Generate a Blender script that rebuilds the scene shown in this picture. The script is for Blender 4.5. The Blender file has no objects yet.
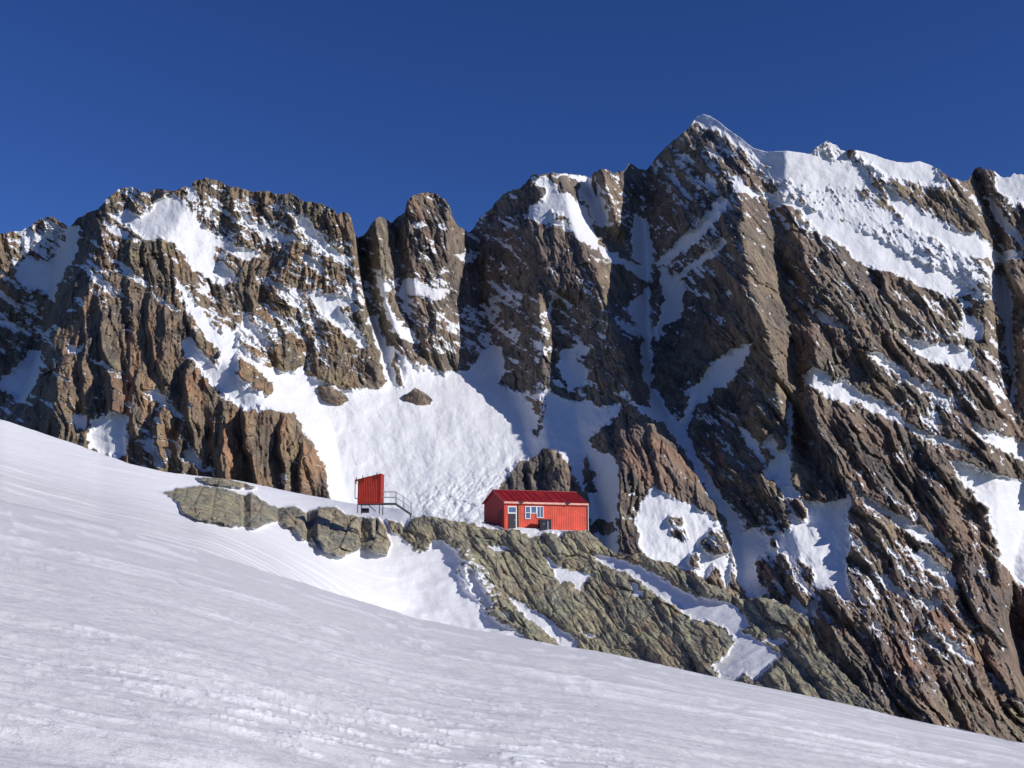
import bpy, bmesh, math, random
import numpy as np
from mathutils import Vector, Matrix

random.seed(4)
SC = bpy.context.scene
COL = SC.collection
F = 1098.0                       # focal length in pixels of a 1024 px wide frame
EYE = 560.0                      # image row at eye level
P = math.atan((EYE - 384.0) / F)
CP, SP = math.cos(P), math.sin(P)
SUN_AZ, SUN_EL = math.radians(67), math.radians(27)


def world(px, py, D):
    cx = (px - 512.0) / F
    cz = (384.0 - py) / F
    return D * cx, D * (CP - cz * SP), D * (SP + cz * CP)


def at(px, py, D):
    return Vector(world(px, py, D))


# ------------------------------------------------------------------ noise
_r = np.random.RandomState(11)
PERM = _r.permutation(65536).astype(np.int64)


def hsh(ix, iy, s=0):
    return PERM[(PERM[(ix + s * 1013) & 65535] + iy * 7 + s * 31) & 65535]


def h01(ix, iy, s=0):
    return hsh(ix, iy, s) / 65536.0


def perlin(x, y, s=0):
    x = np.asarray(x, float); y = np.asarray(y, float)
    x, y = np.broadcast_arrays(x, y)
    ix = np.floor(x).astype(np.int64); iy = np.floor(y).astype(np.int64)
    fx = x - ix; fy = y - iy
    u = fx * fx * fx * (fx * (fx * 6 - 15) + 10)
    v = fy * fy * fy * (fy * (fy * 6 - 15) + 10)
    out = 0
    for dx in (0, 1):
        for dy in (0, 1):
            a = h01(ix + dx, iy + dy, s) * 2 * math.pi
            g = np.cos(a) * (fx - dx) + np.sin(a) * (fy - dy)
            out = out + g * (u if dx else 1 - u) * (v if dy else 1 - v)
    return out * 1.5


def fbm(x, y, s=0, o=4, g=0.5):
    t = 0; a = 1.0; f = 1.0
    for k in range(o):
        t = t + a * perlin(x * f, y * f, s + k * 17)
        a *= g; f *= 2.03
    return t


def slabs(u, v, s=0, tu=0.5, tv=0.3):
    """Worley cells, each a tilted facet with its own offset: blocky rock."""
    ix = np.floor(u).astype(np.int64); iy = np.floor(v).astype(np.int64)
    best = np.full(u.shape, 9e9); H = np.zeros(u.shape); second = np.full(u.shape, 9e9)
    for dx in (-1, 0, 1):
        for dy in (-1, 0, 1):
            cx = ix + dx; cy = iy + dy
            a = h01(cx, cy, s); b = h01(cx, cy, s + 1)
            du = u - (cx + 0.1 + a * 0.8); dv = v - (cy + 0.1 + b * 0.8)
            d = du * du + dv * dv
            h = (h01(cx, cy, s + 2) - 0.5) + (h01(cx, cy, s + 3) - 0.5) * 2 * tu * du + (h01(cx, cy, s + 4) - 0.35) * 2 * tv * dv
            m = d < best
            second = np.where(m, best, np.minimum(second, d))
            H = np.where(m, h, H); best = np.where(m, d, best)
    edge = np.sqrt(second) - np.sqrt(best)
    return H, edge


def sstep(a, b, x):
    t = np.clip((x - a) / (b - a), 0, 1)
    return t * t * (3 - 2 * t)


def blob(px, py, cx, cy, rx, ry, rot=0.0):
    c, s = math.cos(math.radians(rot)), math.sin(math.radians(rot))
    dx = px - cx; dy = py - cy
    a = (dx * c + dy * s) / rx; b = (-dx * s + dy * c) / ry
    return np.exp(-(a * a + b * b))


def sdf(px, py, polys, R=14.0):
    """signed distance in px to a union of polygons, positive inside, clamped at -R"""
    out = np.full(px.shape, -R)
    flat_x = px.ravel(); flat_y = py.ravel(); fo = out.ravel()
    for poly in polys:
        pts = np.array(poly, float)
        x0, y0 = pts.min(0) - R; x1, y1 = pts.max(0) + R
        idx = np.nonzero((flat_x > x0) & (flat_x < x1) & (flat_y > y0) & (flat_y < y1))[0]
        if not len(idx): continue
        X = flat_x[idx]; Y = flat_y[idx]
        d = np.full(X.shape, 1e9); inside = np.zeros(X.shape, bool)
        n = len(pts)
        for i in range(n):
            ax, ay = pts[i]; bx, by = pts[(i + 1) % n]
            ex, ey = bx - ax, by - ay
            L = ex * ex + ey * ey + 1e-9
            t = np.clip(((X - ax) * ex + (Y - ay) * ey) / L, 0, 1)
            d = np.minimum(d, (X - ax - t * ex) ** 2 + (Y - ay - t * ey) ** 2)
            c = ((ay > Y) != (by > Y))
            if ey != 0:
                inside ^= c & (X < ex * (Y - ay) / ey + ax)
        d = np.sqrt(d); sd = np.where(inside, d, -d)
        fo[idx] = np.maximum(fo[idx], sd)
    return fo.reshape(px.shape)


def P2(s):
    v = [float(a) for a in s.replace(',', ' ').split()]
    return list(zip(v[0::2], v[1::2]))


# ------------------------------------------------------------------ mesh from grid
def grid_mesh(name, X, Y, Z, mat, attrs):
    nr, nc = X.shape
    co = np.stack([X, Y, Z], -1).reshape(-1, 3).astype(np.float32)
    idx = np.arange(nr * nc).reshape(nr, nc)
    q = np.stack([idx[:-1, :-1], idx[1:, :-1], idx[1:, 1:], idx[:-1, 1:]], -1).reshape(-1, 4)
    me = bpy.data.meshes.new(name)
    me.vertices.add(len(co)); me.vertices.foreach_set('co', co.ravel())
    me.loops.add(q.size); me.loops.foreach_set('vertex_index', q.ravel().astype(np.int32))
    me.polygons.add(len(q)); me.polygons.foreach_set('loop_start', (np.arange(len(q)) * 4).astype(np.int32))
    me.update(calc_edges=True)
    for k, a in attrs.items():
        at_ = me.attributes.new(k, 'FLOAT', 'POINT')
        at_.data.foreach_set('value', np.ascontiguousarray(a, dtype=np.float32).ravel())
    me.validate()
    me.shade_smooth() if hasattr(me, 'shade_smooth') else None
    o = bpy.data.objects.new(name, me); COL.objects.link(o)
    me.materials.append(mat)
    return o


# ------------------------------------------------------------------ materials
def new_mat(name):
    m = bpy.data.materials.new(name); m.use_nodes = True
    nt = m.node_tree; nt.nodes.clear()
    return m, nt


class N:
    def __init__(s, nt): s.nt = nt
    def __call__(s, t, ins=None, **kw):
        n = s.nt.nodes.new(t)
        for k, v in kw.items(): setattr(n, k, v)
        for k, v in (ins or {}).items():
            if isinstance(v, tuple) and len(v) == 2 and hasattr(v[0], 'outputs'):
                s.nt.links.new(v[0].outputs[v[1]], n.inputs[k])
            elif hasattr(v, 'outputs'):
                s.nt.links.new(v.outputs[0], n.inputs[k])
            else:
                n.inputs[k].default_value = v
        return n
    def mix(s, f, a, b):
        n = s.nt.nodes.new('ShaderNodeMix'); n.data_type = 'RGBA'
        for i, v in ((0, f), (6, a), (7, b)):
            if isinstance(v, tuple) and len(v) == 2: s.nt.links.new(v[0].outputs[v[1]], n.inputs[i])
            elif hasattr(v, 'outputs'): s.nt.links.new(v.outputs[0], n.inputs[i])
            elif isinstance(v, tuple): n.inputs[i].default_value = (*v, 1) if len(v) == 3 else v
            else: n.inputs[i].default_value = v
        return (n, 2)
    def math(s, op, a, b=0.0, c=0.0, clamp=False):
        n = s.nt.nodes.new('ShaderNodeMath'); n.operation = op; n.use_clamp = clamp
        for i, v in ((0, a), (1, b), (2, c)):
            if isinstance(v, tuple): s.nt.links.new(v[0].outputs[v[1]], n.inputs[i])
            elif hasattr(v, 'outputs'): s.nt.links.new(v.outputs[0], n.inputs[i])
            else: n.inputs[i].default_value = v
        return n
    def ramp(s, v, a, b):
        n = s.nt.nodes.new('ShaderNodeMapRange'); n.interpolation_type = 'SMOOTHSTEP'
        if isinstance(v, tuple): s.nt.links.new(v[0].outputs[v[1]], n.inputs[0])
        else: s.nt.links.new(v.outputs[0], n.inputs[0])
        n.inputs[1].default_value = a; n.inputs[2].default_value = b
        return n
    def noise(s, vec, scale, detail=4, rough=0.6, dist=0.0):
        return s('ShaderNodeTexNoise', {'Vector': vec, 'Scale': scale, 'Detail': detail, 'Roughness': rough, 'Distortion': dist})


def terrain_mat(name, k, warm, cool, iron, lichen, snow_col, snow_bump, rock_bump, crust=False, dip=30):
    """k = metres per pixel at this distance; patterns are laid out in world metres"""
    m, nt = new_mat(name); n = N(nt)
    tc = n('ShaderNodeTexCoord'); ob = (tc, 3)
    st0 = n('ShaderNodeMapping', {'Vector': ob, 'Rotation': (0, math.radians(dip), 0)})
    st = n('ShaderNodeMapping', {'Vector': st0, 'Scale': (1.0, 0.5, 0.26)})
    a_s = n('ShaderNodeAttribute', attribute_name='snow')
    a_i = n('ShaderNodeAttribute', attribute_name='iron')
    a_l = n('ShaderNodeAttribute', attribute_name='lichen')
    n1 = n.noise(ob, 0.018 / k, 5, 0.6)
    n2 = n.noise(st, 0.16 / k, 6, 0.65)
    n3 = n.noise(ob, 0.35 / k, 5, 0.7)
    n4 = n.noise(st, 0.045 / k, 4, 0.6, 0.5)
    c = n.mix(n.ramp(n1, 0.35, 0.65), cool, warm)
    c = n.mix(n.math('MULTIPLY', n.ramp(n4, 0.42, 0.68), (a_i, 2)), c, iron)
    c = n.mix(n.math('MULTIPLY', n.ramp(n2, 0.40, 0.66), (a_l, 2)), c, lichen)
    dk = n.math('MULTIPLY_ADD', (n2, 0), 2.1, -0.05)
    dk2 = n.math('MULTIPLY_ADD', (n3, 0), 1.1, 0.45)
    dd = n.math('MULTIPLY', dk, dk2)
    vm = n('ShaderNodeVectorMath', operation='SCALE'); nt.links.new(c[0].outputs[c[1]], vm.inputs[0]); nt.links.new(dd.outputs[0], vm.inputs[3])
    # thin cracks
    vo = n('ShaderNodeTexVoronoi', {'Vector': st, 'Scale': 0.09 / k, 'Randomness': 1.0}, feature='DISTANCE_TO_EDGE')
    cr = n.ramp(vo, 0.0, 0.05)
    cr2 = n.math('MULTIPLY_ADD', cr, 0.35, 0.65)
    vm2 = n('ShaderNodeVectorMath', operation='SCALE'); nt.links.new(vm.outputs[0], vm2.inputs[0]); nt.links.new(cr2.outputs[0], vm2.inputs[3])
    bh = n.math('ADD', (n2, 0), n.math('MULTIPLY', (n3, 0), 0.6))
    bh = n.math('ADD', bh, n.math('MULTIPLY', cr, 0.25))
    bmp = n('ShaderNodeBump', {'Strength': 1.0, 'Distance': rock_bump * k, 'Height': bh})
    rock = n('ShaderNodeBsdfPrincipled', {'Base Color': vm2, 'Roughness': 0.9, 'Normal': bmp, 'Specular IOR Level': 0.25})
    # snow
    s1 = n.noise(ob, 0.05 / k, 4, 0.55)
    s2 = n.noise(ob, 0.4 / k, 4, 0.6)
    sh = n.math('ADD', n.math('MULTIPLY', (s1, 0), 3.0), (s2, 0))
    sb = n('ShaderNodeBump', {'Strength': 1.0, 'Distance': snow_bump * k, 'Height': sh})
    if crust:
        w0 = n('ShaderNodeMapping', {'Vector': ob, 'Rotation': (0, 0, math.radians(28))})
        w1 = n('ShaderNodeMapping', {'Vector': w0, 'Scale': (0.22, 1.0, 1.0)})
        g1 = n.noise(w1, 5.0, 5, 0.6, 0.6); g2 = n.noise(ob, 45.0, 3, 0.6)
        gh = n.math('ADD', (g1, 0), n.math('MULTIPLY', (g2, 0), 0.10))
        sb = n('ShaderNodeBump', {'Strength': 0.8, 'Distance': 0.07, 'Height': gh, 'Normal': sb})
    sc = n.mix(n.ramp(s1, 0.3, 0.7), tuple(v * 0.95 for v in snow_col), snow_col)
    if crust:
        a_k = n('ShaderNodeAttribute', attribute_name='streak')
        sc = n.mix((a_k, 2), sc, (0.90, 0.90, 0.91))
    snow = n('ShaderNodeBsdfPrincipled', {'Base Color': sc, 'Roughness': 0.75, 'Normal': sb, 'Specular IOR Level': 0.2})
    e1 = n.noise(ob, 0.55 / k, 5, 0.75)
    edge = n.math('ADD', (a_s, 2), n.math('MULTIPLY_ADD', (e1, 0), 5.0, -2.5))
    fac = n.ramp(edge, -0.35, 0.35)
    mx = n('ShaderNodeMixShader', {0: fac, 1: rock, 2: snow})
    out = n('ShaderNodeOutputMaterial', {0: mx})
    return m


def simple_mat(name, col, rough=0.5, metal=0.0, var=0.12, scale=3.0, bump=0.0, spec=0.4, dirt=None):
    m, nt = new_mat(name); n = N(nt)
    tc = n('ShaderNodeTexCoord')
    no = n.noise((tc, 3), scale, 5, 0.6)
    a = tuple(c * (1 - var) for c in col); b = tuple(min(1, c * (1 + var)) for c in col)
    c = n.mix(n.ramp(no, 0.3, 0.7), a, b)
    if dirt:
        n2 = n.noise((tc, 3), scale * 2.7, 5, 0.7)
        c = n.mix(n.math('MULTIPLY', n.ramp(n2, 0.55, 0.75), 0.6), c, dirt)
    ins = {'Base Color': c, 'Roughness': rough, 'Metallic': metal, 'Specular IOR Level': spec}
    if bump:
        ins['Normal'] = n('ShaderNodeBump', {'Strength': 1.0, 'Distance': bump, 'Height': (no, 0)})
    bs = n('ShaderNodeBsdfPrincipled', ins)
    n('ShaderNodeOutputMaterial', {0: bs})
    return m


# ------------------------------------------------------------------ traced outlines (reference rows and columns)
SKY = P2("""-90 262 -60 252 -30 240 0 234 10 232 22 231 27 228 35 222 42 219 48 217 53 217 58 220 63 223 68 226 72 225 80 217 88 212 97 210 103 204 108 198
113 193 118 190 124 188 130 187 136 188 142 192 146 193 152 190 160 189 168 190 174 191 180 189 186 187 191 187 193 182 200 179 207 178 214 179
222 183 230 186 240 188 246 190 254 192 262 191 272 192 280 195 286 193 293 194 300 199 306 202 312 202 320 204 328 206 334 210 337 216 342 212
348 212 351 218 354 230 357 237 362 237 366 232 372 224 378 217 381 216 386 220 392 222 396 218 401 215 405 212 407 202 412 196 420 193 430 192
438 195 446 201 450 207 453 218 458 226 465 231 470 232 475 227 478 219 485 213 492 207 498 200 505 193 512 190 520 188 525 184 530 177 533 174
540 175 546 174 555 173 570 174 580 175 586 176 591 178 594 172 600 169 608 170 613 173 620 172 625 170 629 163 635 165 640 170 648 169 652 164
656 157 661 152 668 145 675 139 682 134 687 129 691 124 697 117 704 114 710 116 716 120 722 124 729 130 735 134 742 139 748 144 753 148 760 150
768 152 778 151 788 151 798 152 808 154 813 150 819 145 827 141 835 144 840 149 845 151 850 150 856 150 866 152 875 155 885 159 893 161 906 163
920 161 930 165 938 169 944 174 950 176 956 179 962 181 968 181 971 176 975 169 980 167 988 169 996 173 1001 177 1010 177 1014 174 1024 174
1050 178 1110 190""")
SPUR = P2("""-90 392 -40 408 0 419 40 432 80 446 130 464 165 472 200 476 235 480 270 487 300 494 330 499 350 503 400 509 410 513 425 515 440 518 455 521 480 523
500 526 530 528 560 530 588 531 600 541 612 552 622 557 640 553 655 560 672 563 690 575 705 582 725 590 742 600 760 597 775 600 795 610 808 618
812 635 818 648 830 660 850 680 870 700 885 712 893 716 940 724 980 732 1024 741 1110 757""")
ROLL = P2("""-90 470 0 500 100 523 185 546 250 566 330 592 370 604 415 618 470 629 512 636 560 645 600 651 650 662 700 674 750 684 800 694 850 705 893 716 940 726 980 734 1024 743 1110 759""")

CREASE = [
    "100 -100 -150 800 -100 -100",
    "200 64 -150 250 58 -150 300 48 -155 350 40 -150 400 22 -120 430 0 -60",
    "200 72 -60 250 76 -50 300 62 -20 350 46 0 400 28 5 430 5 0 520 -20 0",
    "200 110 -20 250 95 5 300 85 15 350 70 20 400 60 25 520 60 30",
    "180 205 -10 250 160 10 270 170 15 330 200 35 390 255 45 440 300 45 495 332 30 520 340 20",
    "180 240 -25 250 215 -20 300 225 -15 345 262 0 385 300 -10 420 330 -15 495 345 0 520 360 10",
    "190 348 -15 250 355 -25 300 362 -25 345 372 -35 385 380 -40 420 390 -30 520 400 5",
    "190 358 -90 250 360 -95 300 366 -90 345 384 -80 385 392 -60",
    "190 368 -55 220 375 -35 300 385 -40 345 400 -50 380 410 -62",
    "190 395 -80 250 398 -80 300 405 -70 345 420 -70",
    "190 408 -50 250 408 -45 300 415 -45 345 428 -60",
    "190 448 -50 250 450 -55 300 440 -55 345 445 -75 370 450 -85",
    "190 470 -150 300 478 -150 345 488 -125 380 505 -88 420 522 -50 460 532 -28 520 545 5",
    "175 533 -75 230 530 -70 300 540 -40 345 543 -32 400 541 -32 440 546 -22 470 556 -8 500 562 8 530 562 18",
    "300 555 -65 345 560 -60 380 570 -45 420 575 -30 470 590 -20 540 600 0",
    "175 560 -75 230 575 -45 260 592 -28 300 603 -22 345 622 0 400 634 -5 440 622 14 480 618 34 560 620 48",
    "405 640 20 440 662 20 480 690 25 515 715 30 580 733 35",
    "165 585 -125 180 589 -125 226 602 -115 245 622 -105",
    "165 598 -70 226 616 -62 250 634 -90",
    "130 640 -130 170 640 -125 214 643 -118 245 646 -118 270 648 -112 330 648 -95 390 655 -60 440 680 -20 480 706 5 530 732 10 590 745 25 700 760 40",
    "100 700 -90 140 697 -60 180 735 5 200 742 30 250 744 48 290 750 56 340 767 58 380 777 58 410 780 45 460 788 40 500 790 42 560 800 56 700 830 60",
    "180 756 -15 200 768 -15 250 782 0 300 788 15 350 792 15 400 798 20 450 805 20 500 836 42 560 832 52 600 840 70",
    "200 785 5 250 800 20 300 812 30 350 812 45 400 812 50 450 822 55 500 850 54 560 858 54 620 878 70 700 930 85",
    "150 950 -30 250 985 -10 350 985 10 420 995 20 560 1000 25 620 1000 20 760 1040 40",
    "150 968 -60 200 985 -60 250 1000 -60 300 1005 -60 380 1010 -50 420 1015 -30 480 1040 -20 560 1012 -10 620 1010 -30 760 1050 -30",
    "150 975 -40 200 1000 -30 300 1022 -20 400 1024 -20 440 1060 0 760 1080 0",
    "100 1120 -30 800 1120 -30",
]

SNOW = [P2(s) for s in """68 226 78 226 80 240 75 260 65 270 60 285 55 300 48 298 40 290 25 288 15 280 15 272 22 262 30 258 50 262 60 250 66 238
0 268 8 275 20 288 18 290 8 283 0 275
-20 280 0 290 20 305 20 310 8 302 0 298 -20 290
-20 312 0 318 20 325 30 334 12 331 0 326 -20 322
113 213 125 210 140 214 150 208 158 200 165 192 175 194 183 200 190 208 200 220 212 232 225 240 240 247 250 250 256 256 243 258 228 252 215 248 213 262 222 262 232 270 238 282 225 283 212 280 200 275 190 268 183 255 175 245 165 238 150 240 140 235 125 226 115 220
185 188 195 186 200 198 192 205 184 196
172 275 182 283 195 300 208 318 225 335 245 355 256 365 256 385 240 372 225 355 212 345 200 330 190 315 182 300
178 342 188 338 200 348 212 362 222 368 235 380 256 392 262 412 245 410 225 398 215 388 208 380 195 365 185 355
225 325 240 328 262 350 290 372 300 368 315 378 335 385 345 390 360 388 378 392 386 380 386 355 388 345 395 348 410 358 420 368 430 366 440 372 455 372 470 370 478 358 485 348 493 346 502 350 505 365 500 385 512 390 525 395 533 405 540 420 533 430 536 445 528 455 518 465 507 475 500 490 520 535 480 545 345 530 325 530 330 497 329 480 325 465 318 455 310 440 305 435 296 415 285 412 270 410 256 408 235 400 225 385 215 370
-30 370 0 380 15 368 28 352 41 350 40 372 33 388 22 405 10 395 0 390 -30 385
65 347 83 345 82 352 70 353
88 357 100 362 118 370 117 373 100 367
88 445 90 420 100 415 115 412 128 415 127 450 122 460 100 454 88 446
75 412 85 415 88 430 78 428 72 420
138 387 145 392 155 388 165 397 180 412 185 420 175 415 165 405 150 398
135 440 150 440 160 455 163 467 155 465 150 452 140 445
188 440 195 450 205 465 215 475 205 472 190 465 180 455 188 450
163 447 172 452 172 458 165 453
80 265 95 272 110 285 118 295 115 297 100 287 88 277
105 252 120 262 135 275 150 287 145 287 130 277 110 260
100 222 115 225 130 235 140 243 130 240 115 235
150 290 165 300 180 310 175 312 160 302
240 210 255 220 268 228 280 232 292 235 297 240 285 242 270 240 255 232 240 222
295 215 305 215 312 225 318 232 325 240 335 248 350 265 356 272 345 267 330 255 315 245 303 235 297 225
280 208 295 210 295 213 282 212
303 253 318 262 325 275 315 270 303 260
264 275 280 285 295 297 305 307 300 306 285 295 270 283
307 288 320 291 335 293 345 295 355 301 362 312 355 311 345 306 340 308 345 318 355 328 362 336 368 346 360 347 350 337 335 325 320 312 310 298
258 300 275 312 290 322 310 340 305 342 290 330 270 315
340 270 350 275 362 290 355 285
240 243 256 250 260 258 245 262 240 258
240 312 250 320 262 335 275 345 265 347 250 337 240 327
374 273 382 276 390 286 392 290 386 292 390 308 400 322 415 333 421 342 412 344 400 337 391 327 386 315 383 300 377 285
400 282 410 276 420 283 430 288 443 288 455 290 443 299 430 300 415 295 407 292 409 300 412 320 405 312 400 295
413 225 423 220 422 227 414 229
436 270 448 271 447 274 437 273
368 318 377 313 381 330 388 347 388 375 381 370 380 350 373 335
455 256 468 252 475 262 465 263
530 178 540 176 552 180 556 186 568 190 575 197 585 205 592 222 598 240 598 252 590 247 582 241 570 233 558 226 548 223 538 222 530 218 528 205 540 200 545 190
583 176 595 175 598 185 605 205 613 222 612 226 600 228 592 220 588 205 580 195 580 185
553 174 570 174 585 176 580 181 568 178 556 177
637 216 648 218 652 250 652 272 645 272 635 258 631 240 632 228
597 243 612 252 630 262 645 270 655 282 648 282 628 270 612 262 603 256
628 305 640 293 650 286 652 320 652 350 652 388 645 380 641 360 643 340 635 322 628 312
660 270 666 266 672 278 686 282 682 295 684 310 678 318 665 325 657 342 655 330 662 315 664 300 661 288
720 198 728 200 722 215 710 228 700 240 690 247 678 256 662 267 655 263 668 250 680 238 692 228 705 215
728 238 722 248 705 262 690 270 675 282 668 286 674 275 690 264 705 252 718 240
705 172 715 180 720 195 712 192 706 185
563 350 575 345 582 343 590 350 583 365 590 372 585 385 575 395 565 400 568 385 560 378 557 365
545 385 556 395 570 402 585 400 600 408 620 402 622 408 612 422 598 432 588 440 597 452 616 456 618 475 617 560 612 565 600 560 590 520 588 495 575 478 567 460 558 452 545 448 538 455 525 462 530 445 540 430 546 410
648 386 660 392 664 405 672 415 680 420 688 408 690 395 685 390 695 385 705 375 715 360 728 352 745 345 752 345 748 355 738 370 730 385 715 390 705 400 698 405 692 415 686 425 690 440 700 460 712 482 725 500 738 515 746 530 758 526 775 515 782 520 790 515 785 500 776 488 790 482 803 498 812 500 830 502 850 495 850 545 846 560 850 585 858 604 845 600 830 590 818 592 810 585 812 570 800 560 790 575 785 572 775 562 765 557 755 562 758 580 765 592 762 600 748 597 738 582 733 570 733 545 725 520 715 505 705 490 695 470 685 450 675 440 665 425 650 410
738 425 746 429 757 440 764 455 766 466 757 457 748 446 740 437
786 402 792 405 793 420 791 440 792 485 780 490 768 482 763 470 775 457 762 446 765 437 775 435 776 450 785 450 787 430
790 595 805 590 820 605 815 620 800 615 790 605
648 490 655 487 670 495 690 503 712 515 722 525 730 545 733 570 728 590 715 565 705 580 690 570 680 568 665 565 655 562 640 550 636 520 640 505
626 402 640 405 655 411 664 423 655 420 640 412
692 124 697 100 722 100 738 120 753 130 768 140 800 143 812 144 820 138 830 140 845 156 860 170 868 183 862 190 840 186 815 190 795 186 778 192 768 172 758 162 745 152 733 144 727 137 715 132 703 127
718 170 735 178 752 188 765 198 780 192 795 196 808 206 830 218 850 226 872 232 885 240 900 250 925 262 950 275 970 285 976 293 960 297 945 298 930 290 905 278 885 272 870 268 858 262 845 248 830 238 815 232 806 222 795 208 780 204 768 200 752 196 738 188
850 142 870 144 890 152 920 152 932 160 942 174 950 188 945 190 930 187 910 182 895 179 885 176 870 166 858 158
882 180 895 192 910 205 930 214 950 226 965 232 978 234 990 243 1000 254 1010 264 1000 264 985 258 965 256 950 250 935 242 920 232 905 220 890 204
995 165 1010 165 1024 165 1060 165 1060 215 1024 207 1010 199 995 190
985 194 992 200 1005 215 1024 238 1060 260 1060 270 1024 248 1008 235 995 218
1000 250 1024 252 1024 259 1005 259
990 275 1004 272 1010 290 1014 312 1015 345 1016 400 1011 400 1011 365 1003 352 1003 325 995 305
803 300 815 307 830 316 845 324 852 333 845 331 830 326 820 319
898 330 912 339 925 342 950 344 965 349 975 357 979 369 965 371 955 369 940 363 925 359 912 349 905 343
955 320 975 315 984 325 984 338 975 341 962 336 953 330 965 328
958 299 970 301 973 307 960 306
801 377 815 366 822 372 835 381 840 377 852 384 865 394 880 399 895 409 910 424 930 434 955 439 971 447 970 451 955 448 935 443 925 437 915 436 905 427 890 419 875 412 860 404 845 404 835 401 820 393 810 386
862 348 880 355 893 362 910 374 925 384 945 394 951 403 940 399 920 391 905 381 890 371 875 361
970 420 990 430 1010 438 1024 442 1080 455 1080 475 1024 461 1010 456 995 446 980 436
948 460 965 462 985 469 1000 475 1024 480 1090 490 1090 600 1024 590 1015 582 1008 570 1000 565 998 545 990 525 985 515 990 512 978 500 970 490 958 478
850 478 865 494 875 501 890 509 905 519 920 526 935 536 946 549 935 546 920 541 905 531 890 519 875 511 862 501
911 552 925 551 940 564 955 577 961 591 950 589 940 579 925 569 913 561
894 561 905 569 914 578 905 576
869 571 885 576 900 589 911 599 900 596 885 586
921 632 932 636 940 644 946 656 935 649 925 643
942 635 955 641 968 654 976 666 965 661 950 651
917 594 930 601 936 613 925 607
985 668 1000 680 1015 695 1024 705 1010 698 995 686
800 630 812 633 818 645 806 642
870 615 878 620 884 634 876 632
545 314 552 300 556 296 553 310 548 322
531 345 540 340 548 346 540 350""".strip().split('\n')]

ROCKS_IN = [P2(s) for s in """240 355 250 362 262 375 274 385 273 396 262 393 245 382 236 372
238 333 255 345 275 360 290 369 288 373 270 366 250 353 240 346
393 352 398 360 402 374 404 387 399 386 394 372 391 360
556 184 568 190 578 196 576 202 566 194 557 190
552 213 562 216 571 223 570 226 560 221 552 217
700 540 712 530 725 532 731 543 728 552 716 553 703 550
671 530 679 528 686 534 690 540 680 541 672 537
670 518 681 516 683 523 673 525
690 556 699 552 700 566 692 568
738 480 760 474 775 480 784 500 786 512 770 512 758 525 745 527 742 515 735 500
758 530 770 512 785 512 790 520 786 532 772 534
768 537 776 538 777 548 770 546
775 553 788 555 791 572 780 570
788 500 800 496 806 512 803 520 795 512
580 385 600 395 600 406 588 400
563 395 575 388 586 390 580 398 568 401
585 455 592 462 588 468 598 475 590 480 598 490 588 495 582 480
590 523 602 519 614 521 614 533 600 536 590 532
575 352 590 355 588 362 578 362
790 580 800 572 812 580 815 598 805 606 795 600
868 165 880 172 892 183 880 181 870 172
818 150 830 148 842 158 856 166 850 168 838 160 826 154
812 146 835 143 838 149 815 151
777 184 790 182 800 190 796 200 782 198""".strip().split('\n')]

# dustings of snow on ledges: centre, radii, rotation, strength
DUST = [(40, 238, 34, 20, 20, 1.7), (170, 215, 60, 26, 10, 1.1), (230, 225, 50, 40, 20, 1.05), (90, 280, 60, 50, 30, .5), (210, 300, 40, 30, 40, .8),
        (320, 300, 60, 60, 35, 1.0), (250, 340, 40, 30, 40, 1.0), (300, 240, 50, 30, 30, 1.0), (410, 300, 40, 50, 60, .7), (430, 240, 30, 40, 0, .5),
        (500, 250, 40, 60, 0, .65), (485, 320, 40, 50, 0, 1.0), (450, 330, 30, 40, 0, .8), (560, 330, 50, 60, 60, .7), (545, 400, 20, 60, 80, .9), (625, 200, 50, 40, 0, .6),
        (640, 320, 30, 60, 80, .8), (690, 175, 50, 50, 120, 1.1), (690, 250, 50, 60, 120, 1.0), (720, 420, 50, 50, 60, .8), (690, 545, 50, 30, 20, 1.0), (745, 145, 50, 22, 40, 1.4),
        (850, 212, 85, 30, 28, 2.2), (910, 242, 75, 28, 33, 2.1), (960, 265, 45, 24, 40, 2.0), (830, 165, 70, 24, 10, 2.3), (900, 175, 50, 18, 15, 1.5), (760, 190, 60, 25, 40, 1.2),
        (830, 280, 70, 30, 40, .6), (930, 310, 60, 40, 45, .85), (940, 410, 50, 40, 40, 1.05), (860, 350, 60, 60, 45, .3), (900, 480, 80, 60, 50, .5),
        (900, 590, 90, 80, 50, .9), (800, 600, 50, 60, 40, .9), (330, 470, 20, 50, 60, .7), (140, 430, 60, 40, 10, .6), (15, 410, 30, 20, 0, .6),
        (770, 545, 50, 60, 0, .9), (1010, 200, 40, 40, 0, .8), (1000, 350, 20, 90, 0, .9), (980, 560, 50, 60, 50, .5), (60, 400, 30, 30, 0, .5), (30, 330, 30, 60, 0, .8)]


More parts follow.
